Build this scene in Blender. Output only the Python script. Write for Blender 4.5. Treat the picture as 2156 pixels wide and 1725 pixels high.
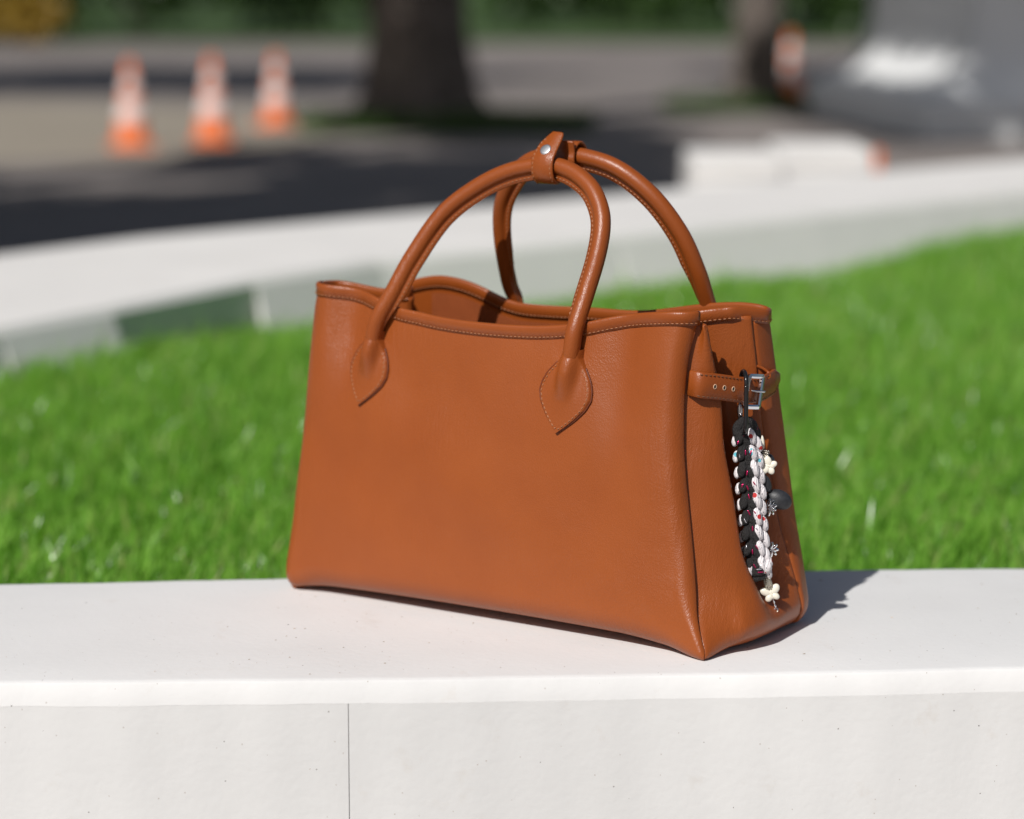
import bpy, bmesh, math, random
import numpy as np
from mathutils import Vector, Matrix

random.seed(7); rng = np.random.default_rng(7)
for o in list(bpy.data.objects): bpy.data.objects.remove(o)
S = bpy.context.scene
COL = S.collection
R = math.radians

# ------------------------------------------------------------------ camera, sky, sun, exposure
cam_d = bpy.data.cameras.new('camera'); cam = bpy.data.objects.new('camera', cam_d); COL.objects.link(cam)
cam.location = (0, 0, .482)
cam.rotation_euler = (R(90 - 9.3187), 0, 0)
cam_d.sensor_width = 36; cam_d.lens = 5500 / 2156 * 36
cam_d.clip_start = .05; cam_d.clip_end = 600
cam_d.dof.use_dof = True; cam_d.dof.focus_distance = 1.90; cam_d.dof.aperture_fstop = 3.6
S.camera = cam

SUN_DIR = Vector((.498, .867, -.925)).normalized()          # way the light travels
EL = math.asin(-SUN_DIR.z); AZ = math.atan2(-SUN_DIR.x, -SUN_DIR.y)
W = bpy.data.worlds.new('World'); S.world = W; W.use_nodes = True
nt = W.node_tree; nt.nodes.clear()
sky = nt.nodes.new('ShaderNodeTexSky'); sky.sky_type = 'NISHITA'; sky.sun_disc = False
sky.dust_density = 2.2; sky.ozone_density = .7; sky.sun_elevation = EL; sky.sun_rotation = AZ
bg = nt.nodes.new('ShaderNodeBackground'); bg.inputs['Strength'].default_value = .047
wo = nt.nodes.new('ShaderNodeOutputWorld')
nt.links.new(sky.outputs[0], bg.inputs[0]); nt.links.new(bg.outputs[0], wo.inputs[0])
sd = bpy.data.lights.new('sun', 'SUN'); sd.energy = 4.2; sd.angle = R(.53); sd.color = (1, .970, .93)
sun = bpy.data.objects.new('sun', sd); COL.objects.link(sun)
sun.rotation_euler = SUN_DIR.to_track_quat('-Z', 'Y').to_euler()
sun.location = (-5, -8, 9)
S.view_settings.view_transform = 'Standard'; S.view_settings.look = 'None'
S.view_settings.exposure = -.05; S.view_settings.gamma = 1; S.view_settings.use_curve_mapping = False

STREET = -.45

# ------------------------------------------------------------------ helpers
def link(o, parent=None):
    COL.objects.link(o)
    if parent: o.parent = parent
    return o
def mesh_obj(name, V, Fc, mat, parent=None, smooth=True):
    me = bpy.data.meshes.new(name)
    me.from_pydata([tuple(map(float, p)) for p in V], [], [tuple(map(int, f)) for f in Fc])
    if smooth: me.polygons.foreach_set('use_smooth', [True] * len(me.polygons))
    me.update()
    if mat: me.materials.append(mat)
    return link(bpy.data.objects.new(name, me), parent)
def bm_obj(name, bm, mat, parent=None, smooth=False):
    me = bpy.data.meshes.new(name)
    bmesh.ops.recalc_face_normals(bm, faces=bm.faces[:]); bm.to_mesh(me); bm.free()
    if smooth: me.polygons.foreach_set('use_smooth', [True] * len(me.polygons))
    if mat: me.materials.append(mat)
    return link(bpy.data.objects.new(name, me), parent)
def tag(o, label=None, cat=None, group=None, kind=None):
    for k, v in (('label', label), ('category', cat), ('group', group), ('kind', kind)):
        if v: o[k] = v
    return o
def empty(name, loc=(0, 0, 0), rz=0):
    o = bpy.data.objects.new(name, None); o.location = loc; o.rotation_euler = (0, 0, rz); o.empty_display_size = .1
    return link(o)
def copy_tree(o, parent=None):
    c = o.copy(); link(c, parent)
    if parent: c.matrix_parent_inverse = o.matrix_parent_inverse
    for ch in o.children: copy_tree(ch, c)
    return c
def grid_faces(n, m, close_m=False, close_n=False, flip=False):
    f = []
    for i in range(n if close_n else n - 1):
        for j in range(m if close_m else m - 1):
            a = i * m + j; b = i * m + (j + 1) % m; c = ((i + 1) % n) * m + (j + 1) % m; d = ((i + 1) % n) * m + j
            f.append((a, d, c, b) if flip else (a, b, c, d))
    return f
def grid_obj(name, P, mat, parent=None, flip=False, close_m=False, thick=0, caps=False):
    P = np.asarray(P, float); n, m = P.shape[:2]
    f = grid_faces(n, m, close_m, flip=flip)
    if caps:
        f.append(tuple(range(m)) if flip else tuple(range(m))[::-1])
        q = tuple(range((n - 1) * m, n * m)); f.append(q[::-1] if flip else q)
    o = mesh_obj(name, P.reshape(-1, 3), f, mat, parent)
    if thick:
        md = o.modifiers.new('thickness', 'SOLIDIFY'); md.thickness = thick; md.offset = -1
    return o
def spline(pts, n):
    """Catmull-Rom, resampled by arc length"""
    p = np.asarray(pts, float); q = np.vstack([2 * p[0] - p[1], p, 2 * p[-1] - p[-2]])
    out = []
    for i in range(1, len(q) - 2):
        for t in np.linspace(0, 1, 16, endpoint=False):
            a, b, c, d = q[i - 1], q[i], q[i + 1], q[i + 2]
            out.append(.5 * (2 * b + (c - a) * t + (2 * a - 5 * b + 4 * c - d) * t * t + (3 * b - a - 3 * c + d) * t ** 3))
    out.append(q[-2]); out = np.array(out)
    L = np.r_[0, np.cumsum(np.linalg.norm(np.diff(out, axis=0), axis=1))]
    s = np.linspace(0, L[-1], n)
    return np.stack([np.interp(s, L, out[:, k]) for k in range(3)], 1)
def unit(a): return a / np.maximum(np.linalg.norm(a, axis=-1, keepdims=True), 1e-12)
def tangents(p): return unit(np.gradient(p, axis=0))
def sweep(pts, prof, ref, scale=None):
    """profile (k,2): x along ref made perpendicular to the path, y along the binormal"""
    p = np.asarray(pts); t = tangents(p); ref = np.broadcast_to(ref, p.shape)
    a = unit(ref - (ref * t).sum(1, keepdims=True) * t); b = np.cross(t, a)
    prof = np.asarray(prof)
    sc = np.ones(len(p)) if scale is None else scale
    return p[:, None] + (prof[None, :, 0:1] * a[:, None] + prof[None, :, 1:2] * b[:, None]) * sc[:, None, None]
def circle(r, k=12): 
    a = np.linspace(0, 2 * np.pi, k, endpoint=False); return np.stack([r * np.cos(a), r * np.sin(a)], 1)
def tube_obj(name, pts, r, mat, parent=None, k=12, ref=(.3, .2, 1), scale=None, prof=None):
    g = sweep(pts, circle(r, k) if prof is None else prof, np.array(ref, float), scale)
    return grid_obj(name, g, mat, parent, close_m=True, caps=True)
def ellipsoid(name, c, rad, mat, parent=None, M=None, seg=14, ring=9, bump=0, pw=1.):
    V = []; 
    for i in range(ring + 1):
        th = np.pi * i / ring
        for j in range(seg):
            ph = 2 * np.pi * j / seg
            d = np.array([np.sin(th) * np.cos(ph), np.sin(th) * np.sin(ph), np.cos(th)])
            d = d * (1 + bump * math.sin(3 * ph + 5 * th))
            V.append(d * rad)
    V = np.array(V)
    if M is not None: V = V @ np.asarray(M).T
    V = V + np.asarray(c)
    return mesh_obj(name, V, grid_faces(ring + 1, seg, True), mat, parent)
def box_bm(bm, lo, hi):
    r = bmesh.ops.create_cube(bm, size=1)
    for v in r['verts']:
        v.co = [lo[k] + (v.co[k] + .5) * (hi[k] - lo[k]) for k in range(3)]
    return r['verts']
def box_obj(name, lo, hi, mat, parent=None, bevel=.01, seg=2):
    bm = bmesh.new(); box_bm(bm, lo, hi)
    if bevel: bmesh.ops.bevel(bm, geom=bm.edges[:], offset=bevel, segments=seg, affect='EDGES', profile=.6)
    return bm_obj(name, bm, mat, parent)
def lathe_obj(name, prof, mat, parent=None, seg=24, c=(0, 0, 0)):
    P = np.array([[(r * math.cos(2 * math.pi * j / seg) + c[0], r * math.sin(2 * math.pi * j / seg) + c[1], z + c[2]) for j in range(seg)] for r, z in prof])
    return grid_obj(name, P, mat, parent, close_m=True, caps=True)
def stitch_obj(name, paths, parent, mat, length=.0023, gap=.0013, w=.00035):
    """paths: list of (points, surface normals): little raised thread runs"""
    V = []; Fc = []
    for p, nrm in paths:
        p = np.asarray(p); L = np.r_[0, np.cumsum(np.linalg.norm(np.diff(p, axis=0), axis=1))]
        nrm = np.broadcast_to(np.asarray(nrm, float), p.shape)
        t = tangents(p); s = gap
        while s + length < L[-1]:
            e = []
            for q in (s, s + length * .5, s + length):
                c = np.array([np.interp(q, L, p[:, k]) for k in range(3)])
                n = unit(np.array([np.interp(q, L, nrm[:, k]) for k in range(3)]))
                tt = unit(np.array([np.interp(q, L, t[:, k]) for k in range(3)])); e.append((c, n, np.cross(tt, n)))
            b0 = len(V)
            for k, (c, n, b) in enumerate(e):
                h = .0007 if k == 1 else .0001; ww = w * (1.25 if k == 1 else .8)
                V += [c + b * ww - n * .0006, c + b * ww * .7 + n * h, c - b * ww * .7 + n * h, c - b * ww - n * .0006]
            for k in range(2):
                for j in range(3):
                    a = b0 + k * 4 + j; Fc.append((a, a + 1, a + 5, a + 4))
            s += length + gap
    o = mesh_obj(name, V, Fc, mat, parent); o['kind'] = 'stuff'; return o

# ------------------------------------------------------------------ materials
def new_mat(name):
    m = bpy.data.materials.new(name); m.use_nodes = True
    n = m.node_tree.nodes; return m, n, m.node_tree.links, n['Principled BSDF']
def ramp(n, pos):
    r = n.new('ShaderNodeValToRGB'); e = r.color_ramp.elements
    e[0].position, e[0].color = pos[0][0], (*pos[0][1], 1); e[1].position, e[1].color = pos[-1][0], (*pos[-1][1], 1)
    for p, c in pos[1:-1]:
        x = e.new(p); x.color = (*c, 1)
    return r
def tex(n, l, kind, scale, co=None, **kw):
    t = n.new('ShaderNodeTex' + kind); t.inputs['Scale'].default_value = scale
    for k, v in kw.items():
        if k in t.inputs: t.inputs[k].default_value = v
        else: setattr(t, k, v)
    if co is not None: l.new(co, t.inputs['Vector'])
    return t
def simple_mat(name, c, rough=.5, metal=0, var=.12, scale=20, spec=.5, bump=0, bscale=100, **kw):
    m, n, l, b = new_mat(name)
    tc = n.new('ShaderNodeTexCoord')
    t = tex(n, l, 'Noise', scale, tc.outputs['Object'], Detail=4)
    r = ramp(n, [(.3, tuple(x * (1 - var) for x in c)), (.7, tuple(min(1, x * (1 + var)) for x in c))])
    l.new(t.outputs['Fac'], r.inputs[0]); l.new(r.outputs[0], b.inputs['Base Color'])
    b.inputs['Roughness'].default_value = rough; b.inputs['Metallic'].default_value = metal
    b.inputs['Specular IOR Level'].default_value = spec
    for k, v in kw.items(): b.inputs[k].default_value = v
    if bump:
        t2 = tex(n, l, 'Noise', bscale, tc.outputs['Object'], Detail=3)
        bp = n.new('ShaderNodeBump'); bp.inputs['Strength'].default_value = bump; bp.inputs['Distance'].default_value = .002
        l.new(t2.outputs['Fac'], bp.inputs['Height']); l.new(bp.outputs[0], b.inputs['Normal'])
    return m
def leather_mat(name, c0, c1, rough=.4, grain=1.):
    m, n, l, b = new_mat(name)
    tc = n.new('ShaderNodeTexCoord'); co = tc.outputs['Object']
    t = tex(n, l, 'Noise', 16, co, Detail=5, Roughness=.55)
    r = ramp(n, [(.32, c0), (.7, c1)]); l.new(t.outputs['Fac'], r.inputs[0]); l.new(r.outputs[0], b.inputs['Base Color'])
    # grain: pebbled cells, stretched and warped differently across the hide
    wn = tex(n, l, 'Noise', 30, co, Detail=2)
    mx = n.new('ShaderNodeMix'); mx.data_type = 'VECTOR'; mx.inputs['Factor'].default_value = .018
    l.new(co, mx.inputs[4]); l.new(wn.outputs['Color'], mx.inputs[5])
    mp = n.new('ShaderNodeMapping'); mp.inputs['Scale'].default_value = (1.15, 1, .75); mp.inputs['Rotation'].default_value = (0, .5, 0)
    l.new(mx.outputs[1], mp.inputs[0])
    v = tex(n, l, 'Voronoi', 980, mp.outputs[0], feature='SMOOTH_F1'); v.inputs['Smoothness'].default_value = .35
    n2 = tex(n, l, 'Noise', 520, mp.outputs[0], Detail=5)
    ms = tex(n, l, 'Noise', 11, co, Detail=2)
    mr = n.new('ShaderNodeMapRange'); mr.inputs[1].default_value = .35; mr.inputs[2].default_value = .68; mr.inputs[3].default_value = .35; mr.inputs[4].default_value = 1.
    l.new(ms.outputs['Fac'], mr.inputs[0])
    ad = n.new('ShaderNodeMath'); ad.operation = 'MULTIPLY_ADD'; ad.inputs[1].default_value = .7
    l.new(n2.outputs['Fac'], ad.inputs[0]); l.new(v.outputs['Distance'], ad.inputs[2])
    mu = n.new('ShaderNodeMath'); mu.operation = 'MULTIPLY'; l.new(ad.outputs[0], mu.inputs[0]); l.new(mr.outputs[0], mu.inputs[1])
    bp = n.new('ShaderNodeBump'); bp.inputs['Strength'].default_value = .46 * grain; bp.inputs['Distance'].default_value = .00042
    l.new(mu.outputs[0], bp.inputs['Height'])
    # soft slack of the hide
    n3 = tex(n, l, 'Noise', 42, co, Detail=2)
    b2 = n.new('ShaderNodeBump'); b2.inputs['Strength'].default_value = .10; b2.inputs['Distance'].default_value = .004
    l.new(n3.outputs['Fac'], b2.inputs['Height'])
    m3 = n.new('ShaderNodeMapping'); m3.inputs['Rotation'].default_value = (0, .75, 0); m3.inputs['Scale'].default_value = (420, 200, 75); l.new(co, m3.inputs[0])
    n4 = tex(n, l, 'Noise', 1., m3.outputs[0], Detail=3); n5 = tex(n, l, 'Noise', 13, co, Detail=1)
    k5 = n.new('ShaderNodeMapRange'); k5.inputs[1].default_value = .48; k5.inputs[2].default_value = .66; l.new(n5.outputs['Fac'], k5.inputs[0])
    k6 = n.new('ShaderNodeMath'); k6.operation = 'MULTIPLY'; l.new(n4.outputs['Fac'], k6.inputs[0]); l.new(k5.outputs[0], k6.inputs[1])
    b3 = n.new('ShaderNodeBump'); b3.inputs['Strength'].default_value = .5; b3.inputs['Distance'].default_value = .0009
    l.new(k6.outputs[0], b3.inputs['Height']); l.new(b2.outputs[0], b3.inputs['Normal']); l.new(b3.outputs[0], bp.inputs['Normal']); l.new(bp.outputs[0], b.inputs['Normal'])
    b.inputs['Roughness'].default_value = rough; b.inputs['Specular IOR Level'].default_value = .48
    return m
M_leather = leather_mat('tan_leather', (.266, .0600, .0088), (.294, .0690, .0106), .40)
M_leather2 = leather_mat('tan_leather_strap', (.258, .0580, .0088), (.286, .0670, .0105), .38, .8)
M_lining = simple_mat('suede_lining', (.27, .066, .018), .75, var=.1, scale=40, bump=.3, bscale=900, spec=.2)
M_thread = simple_mat('tan_thread', (.33, .13, .055), .6, scale=300)
M_edge = simple_mat('painted_edge', (.14, .03, .01), .4)
M_chrome = simple_mat('polished_steel', (.80, .80, .82), .09, 1, var=.02)
M_satin = simple_mat('satin_steel', (.72, .72, .74), .42, 1, var=.03)
M_blackmetal = simple_mat('black_enamel', (.012, .012, .013), .12, 0, spec=.6)
M_blackyarn = simple_mat('black_yarn', (.020, .018, .018), .6, var=.7, scale=1100, bump=1, bscale=1300)
M_magenta = simple_mat('magenta_foil', (.55, .02, .12), .18, .7)
M_silverfoil = simple_mat('silver_foil', (.8, .8, .85), .2, .8)
M_cream = simple_mat('cream_howlite', (.80, .76, .65), .28, var=.04, scale=200)
M_blackbead = simple_mat('black_pebble_bead', (.028, .029, .033), .48, var=.3, scale=300, bump=.1, bscale=900)
M_silverbead = simple_mat('silver_seed_beads', (.62, .58, .5), .25, .85, scale=700)
def clear_mat():
    m, n, l, b = new_mat('clear_glass_bead')
    b.inputs['Base Color'].default_value = (.92, .94, 1, 1); b.inputs['Roughness'].default_value = .04
    b.inputs['Transmission Weight'].default_value = 1; b.inputs['IOR'].default_value = 1.5
    return m
M_clear = clear_mat()
def print_mat():
    """white printed jersey cord: white with small dark specks, dashes and rare red or blue dabs"""
    m, n, l, b = new_mat('white_printed_cord')
    tc = n.new('ShaderNodeTexCoord'); co = tc.outputs['Object']
    mp = n.new('ShaderNodeMapping'); mp.inputs['Scale'].default_value = (1.6, 1.6, .55); mp.inputs['Rotation'].default_value = (.3, .5, 0)
    l.new(co, mp.inputs[0])
    v = tex(n, l, 'Voronoi', 520, mp.outputs[0]); 
    lt = n.new('ShaderNodeMath'); lt.operation = 'LESS_THAN'; lt.inputs[1].default_value = .26; l.new(v.outputs['Distance'], lt.inputs[0])
    sx = n.new('ShaderNodeSeparateColor'); l.new(v.outputs['Color'], sx.inputs[0])
    c1 = n.new('ShaderNodeMix'); c1.data_type = 'RGBA'; c1.inputs[6].default_value = (.82, .775, .79, 1); c1.inputs[7].default_value = (.08, .08, .12, 1)
    gt = n.new('ShaderNodeMath'); gt.operation = 'GREATER_THAN'; gt.inputs[1].default_value = .45; l.new(sx.outputs[0], gt.inputs[0])
    mu = n.new('ShaderNodeMath'); mu.operation = 'MULTIPLY'; l.new(lt.outputs[0], mu.inputs[0]); l.new(gt.outputs[0], mu.inputs[1]); l.new(mu.outputs[0], c1.inputs[0])
    v2 = tex(n, l, 'Voronoi', 210, co); s2 = n.new('ShaderNodeSeparateColor'); l.new(v2.outputs['Color'], s2.inputs[0])
    g2 = n.new('ShaderNodeMath'); g2.operation = 'GREATER_THAN'; g2.inputs[1].default_value = .90; l.new(s2.outputs[0], g2.inputs[0])
    l2 = n.new('ShaderNodeMath'); l2.operation = 'LESS_THAN'; l2.inputs[1].default_value = .42; l.new(v2.outputs['Distance'], l2.inputs[0])
    m2 = n.new('ShaderNodeMath'); m2.operation = 'MULTIPLY'; l.new(g2.outputs[0], m2.inputs[0]); l.new(l2.outputs[0], m2.inputs[1])
    rc = ramp(n, [(.55, (.55, .03, .03)), (.56, (.12, .5, .6))]); l.new(s2.outputs[1], rc.inputs[0])
    c2 = n.new('ShaderNodeMix'); c2.data_type = 'RGBA'; l.new(m2.outputs[0], c2.inputs[0]); l.new(c1.outputs[2], c2.inputs[6]); l.new(rc.outputs[0], c2.inputs[7])
    l.new(c2.outputs[2], b.inputs['Base Color']); b.inputs['Roughness'].default_value = .6
    t2 = tex(n, l, 'Wave', 180, mp.outputs[0], Distortion=9.); bp = n.new('ShaderNodeBump'); bp.inputs['Strength'].default_value = .6; bp.inputs['Distance'].default_value = .0006
    l.new(t2.outputs['Fac'], bp.inputs['Height']); l.new(bp.outputs[0], b.inputs['Normal'])
    return m
M_print = print_mat()
def concrete_mat(name, c, pits=True):
    m, n, l, b = new_mat(name)
    geo = n.new('ShaderNodeNewGeometry'); co = geo.outputs['Position']
    t = tex(n, l, 'Noise', 3.2, co, Detail=8, Roughness=.62)
    r = ramp(n, [(.3, tuple(x * .93 for x in c)), (.7, tuple(x * 1.04 for x in c))]); l.new(t.outputs['Fac'], r.inputs[0])
    out = r.outputs[0]
    mp = n.new('ShaderNodeMapping'); mp.inputs['Scale'].default_value = (1, .6, 1); l.new(co, mp.inputs[0])
    # faint brown stains with ragged edges
    t2 = tex(n, l, 'Noise', 21, mp.outputs[0], Detail=7, Roughness=.7)
    r2 = ramp(n, [(.60, (0, 0, 0)), (.80, (.45, .45, .45))]); l.new(t2.outputs['Fac'], r2.inputs[0])
    x = n.new('ShaderNodeMix'); x.data_type = 'RGBA'; l.new(r2.outputs[0], x.inputs[0]); l.new(out, x.inputs[6]); x.inputs[7].default_value = (c[0] * .78, c[1] * .70, c[2] * .62, 1)
    out = x.outputs[2]
    if pits:
        for sc, th, sel, dark in ((95, .048, .76, .22), (42, .034, .84, .06), (170, .09, .82, .5)):
            v = tex(n, l, 'Voronoi', sc, co); lt = n.new('ShaderNodeMath'); lt.operation = 'LESS_THAN'; lt.inputs[1].default_value = th; l.new(v.outputs['Distance'], lt.inputs[0])
            s = n.new('ShaderNodeSeparateColor'); l.new(v.outputs['Color'], s.inputs[0])
            g = n.new('ShaderNodeMath'); g.operation = 'GREATER_THAN'; g.inputs[1].default_value = sel; l.new(s.outputs[0], g.inputs[0])
            mu = n.new('ShaderNodeMath'); mu.operation = 'MULTIPLY'; l.new(lt.outputs[0], mu.inputs[0]); l.new(g.outputs[0], mu.inputs[1])
            y = n.new('ShaderNodeMix'); y.data_type = 'RGBA'; l.new(mu.outputs[0], y.inputs[0]); l.new(out, y.inputs[6]); y.inputs[7].default_value = (dark, dark * .92, dark * .85, 1)
            out = y.outputs[2]
    l.new(out, b.inputs['Base Color']); b.inputs['Roughness'].default_value = .8; b.inputs['Specular IOR Level'].default_value = .3
    t3 = tex(n, l, 'Noise', 160, co, Detail=6); bp = n.new('ShaderNodeBump'); bp.inputs['Strength'].default_value = .12; bp.inputs['Distance'].default_value = .002
    l.new(t3.outputs['Fac'], bp.inputs['Height']); l.new(bp.outputs[0], b.inputs['Normal'])
    return m
M_conc = concrete_mat('pale_concrete', (.752, .750, .745))
M_face = concrete_mat('pale_concrete_sun_toned', (.735, .734, .728))  # cap's concrete toned darker, offsetting how brightly the sun strikes the front
M_conc_far = concrete_mat('pale_concrete_weathered', (.775, .76, .74), False)
M_monu = concrete_mat('white_painted_concrete', (.80, .81, .81), False)
M_soil = simple_mat('lawn_soil', (.045, .075, .018), .9, var=.4, scale=30)
def ground_mat(name, c0, c1, sc):
    m, n, l, b = new_mat(name); geo = n.new('ShaderNodeNewGeometry')
    t = tex(n, l, 'Noise', sc, geo.outputs['Position'], Detail=8, Roughness=.65)
    r = ramp(n, [(.3, c0), (.7, c1)]); l.new(t.outputs['Fac'], r.inputs[0]); l.new(r.outputs[0], b.inputs['Base Color']); b.inputs['Roughness'].default_value = .85
    return m
M_pave = ground_mat('worn_asphalt', (.175, .152, .140), (.245, .215, .20), 1.2)
M_path = ground_mat('sandy_path', (.27, .235, .185), (.33, .29, .235), 1.5)
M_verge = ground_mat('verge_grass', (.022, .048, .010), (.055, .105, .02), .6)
M_bark = simple_mat('grey_bark', (.11, .09, .077), .9, var=.45, scale=9, bump=1, bscale=25)
def leaf_mat(name, c, trans=.35, var=.35, rough=.45, stops=None):
    m, n, l, b = new_mat(name)
    oi = n.new('ShaderNodeNewGeometry')
    r = ramp(n, [(0., tuple(x * (1 - var) for x in c)), (1., tuple(x * (1 + var) for x in c))])
    if stops: r = ramp(n, stops)
    l.new(oi.outputs['Random Per Island'], r.inputs[0]); l.new(r.outputs[0], b.inputs['Base Color'])
    b.inputs['Roughness'].default_value = rough; b.inputs['Specular IOR Level'].default_value = .5
    tr = n.new('ShaderNodeBsdfTranslucent'); mx = n.new('ShaderNodeMixShader'); mx.inputs[0].default_value = trans
    hs = n.new('ShaderNodeHueSaturation'); hs.inputs['Value'].default_value = 1.3; hs.inputs['Saturation'].default_value = 1.1
    l.new(r.outputs[0], hs.inputs['Color']); l.new(hs.outputs[0], tr.inputs[0])
    l.new(b.outputs[0], mx.inputs[1]); l.new(tr.outputs[0], mx.inputs[2]); l.new(mx.outputs[0], n['Material Output'].inputs[0])
    return m
M_grass = leaf_mat('lawn_blades', (.245, .43, .06), .45, .55, .27, stops=[(0, (.075, .21, .025)), (.45, (.225, .475, .06)), (.90, (.34, .60, .11)), (.97, (.42, .46, .16)), (1, (.52, .48, .26))])
M_leaf = leaf_mat('tree_leaves', (.06, .12, .025), .3)
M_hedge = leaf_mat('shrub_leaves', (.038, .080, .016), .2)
M_yellow = leaf_mat('yellow_blossom', (.32, .21, .03), .2, .2)
M_orange = simple_mat('orange_plastic', (.80, .17, .03), .45, var=.08, scale=8)
M_white = simple_mat('reflective_white', (.78, .67, .64), .4, var=.05)
M_blackrub = simple_mat('black_rubber', (.03, .03, .03), .8)

# ------------------------------------------------------------------ ground
def sheet(name, x0, x1, y0, y1, z, mat, nx=2, ny=2, f=None):
    P = np.array([[(x, y, z + (f(x, y) if f else 0)) for y in np.linspace(y0, y1, ny)] for x in np.linspace(x0, x1, nx)])
    o = grid_obj(name, P, mat, flip=True); o['kind'] = 'structure'; return o
sheet('pavement', -250, 250, -60, 400, STREET, M_pave)
# sandy path crossing behind the cones, verge beyond with a gentle bank
bm = bmesh.new()
pts = [(-30, 14.3), (-3.2, 13.2), (-1.9, 13.9), (-.9, 16.2), (-1.1, 18.6), (-3.5, 20.5), (-30, 24)]
bm.faces.new([bm.verts.new((x, y, STREET + .004)) for x, y in pts])
tag(bm_obj('path', bm, M_path), kind='structure')
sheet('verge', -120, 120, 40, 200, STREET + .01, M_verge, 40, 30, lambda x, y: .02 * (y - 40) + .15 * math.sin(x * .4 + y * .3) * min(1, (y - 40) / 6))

# ------------------------------------------------------------------ near concrete bench (the bag stands on it)
def yf(x): return 1.779 + .052 * x + .05 * x * x
def yb(x): return 2.104 + .07 * x - .03 * x * x
bench = empty('concrete_bench', (0, 1.9, STREET))
tag(bench, 'wide pale concrete garden wall with chamfered edge under the tan handbag', 'wall')
BO = np.array([0, 1.9, STREET])
def bench_part(name, prof, x0, x1, mat, n=60):
    """prof(x) -> list of (y,z) round the section"""
    g = np.array([[(x, y, z) for y, z in prof(x)] for x in np.linspace(x0, x1, n)]) - BO
    return grid_obj(name, g, mat, bench, close_m=True, caps=True)
def jit(x, a): return a * (math.sin(x * 23.1) + .6 * math.sin(x * 57.7 + 1.3) + .4 * math.sin(x * 131 + 2))
def cap_prof(x):
    f = yf(x) + jit(x, .0007); b = yb(x) + jit(x + 3, .0009)
    return [(b, -.13), (b, -.008), (b - .002, -.003), (b - .006, -.0003), (b - .012, 0)] + [(f + (b - f) * k, 0) for k in (.75, .5, .25)] + \
        [(f + .004, 0), (f + .0015, -.0003), (f - .0007, -.0011), (f - .0015, -.0027), (f - .0035, -.0115), (f - .0041, -.0145), (f - .0045, -.0170 + jit(x + 1, .0003)), (f - .003, -.0176), (f, -.13)]
o = bench_part('cap', cap_prof, -1.9, 1.9, M_conc, 420); o.data.set_sharp_from_angle(angle=R(38))
JX = -.1145
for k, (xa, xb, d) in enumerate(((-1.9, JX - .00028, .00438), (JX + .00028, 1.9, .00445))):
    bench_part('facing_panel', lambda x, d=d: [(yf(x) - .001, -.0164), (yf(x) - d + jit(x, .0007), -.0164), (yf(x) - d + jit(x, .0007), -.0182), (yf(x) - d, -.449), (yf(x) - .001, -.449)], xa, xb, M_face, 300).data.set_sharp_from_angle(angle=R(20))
bench_part('core', lambda x: [(yf(x) + .001, -.131), (yf(x) - .0030, -.131), (yf(x) - .0030, -.45), (yb(x), -.45), (yb(x), -.131)], -1.9, 1.9, M_conc_far, 60)

g_ = np.random.default_rng(5); V = []; Fc = []
for k in range(140):
    x = g_.uniform(-.55, .55) if k % 3 else g_.normal(-.12, .06); y = yf(x) + .012 + (yb(x) - yf(x) - .02) * g_.random(); r_ = g_.uniform(.0003, .0009) * (1.6 if g_.random() < .1 else 1); a0 = g_.uniform(0, 6.28)
    b0 = len(V); V += [(x + r_ * math.cos(a0 + q * 1.257) * g_.uniform(.6, 1.3), y + r_ * math.sin(a0 + q * 1.257) * g_.uniform(.5, 1.1), .0002) for q in range(5)] + [(x + r_ * .2, y, .0002 + r_ * .45)]
    Fc += [(b0 + q, b0 + (q + 1) % 5, b0 + 5) for q in range(5)]
tag(mesh_obj('grit', V, Fc, simple_mat('brown_grit', (.42, .34, .26), .9, var=.5, scale=400), None, False), 'fine brown grit scattered over the top of the pale bench', 'grit', kind='stuff')

# ------------------------------------------------------------------ far curved wall of separate precast blocks
inner = [(-1.50, 1.9), (-1.02, 2.95), (-.721, 3.65), (-.601, 3.895), (-.424, 4.277), (-.232, 4.575), (.204, 5.038), (.62, 5.477), (1.197, 6.108), (2.1, 7.0), (3.4, 8.0)]
wall = empty('garden_wall', (0, 5, STREET))
tag(wall, 'low curved pale concrete wall beyond the lawn, out of focus', 'wall')
WO = np.array([0, 5, STREET])
ip = np.array(inner, float)
nrm = []
for i in range(len(ip)):
    a = ip[max(0, i - 1)]; b = ip[min(len(ip) - 1, i + 1)]; t = (b - a) / np.linalg.norm(b - a); nrm.append((-t[1], t[0]))
nrm = np.array(nrm); WW = .62
batter = {0: .05, 1: .06, 2: .075, 3: -.02, 4: .06, 5: .06, 6: .07, 7: .07, 8: .07, 9: .07}
for i in range(len(ip) - 1):
    a, b = ip[i], ip[i + 1]; na, nb = nrm[i], nrm[i + 1]; t = (b - a) / np.linalg.norm(b - a); g = .0012
    rows = []
    for q, nn, sg in ((a, na, 1), (b, nb, -1)):
        q = q + t * g * sg; bt = batter[i]
        def P(d, z): return (*(q + nn * d), z)
        rows.append([P(-bt * .45 / .2 * .4, -.45), P(-bt * .16 / .2, -.16), P(-.002, -.012), P(.008, 0), P(WW - .01, 0), P(WW, -.012), P(WW, -.45)])
    grid_obj('wall_block', np.array(rows) - WO, M_conc_far, wall, close_m=True, caps=True, flip=False).data.polygons.foreach_set('use_smooth', [False] * 9)

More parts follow.
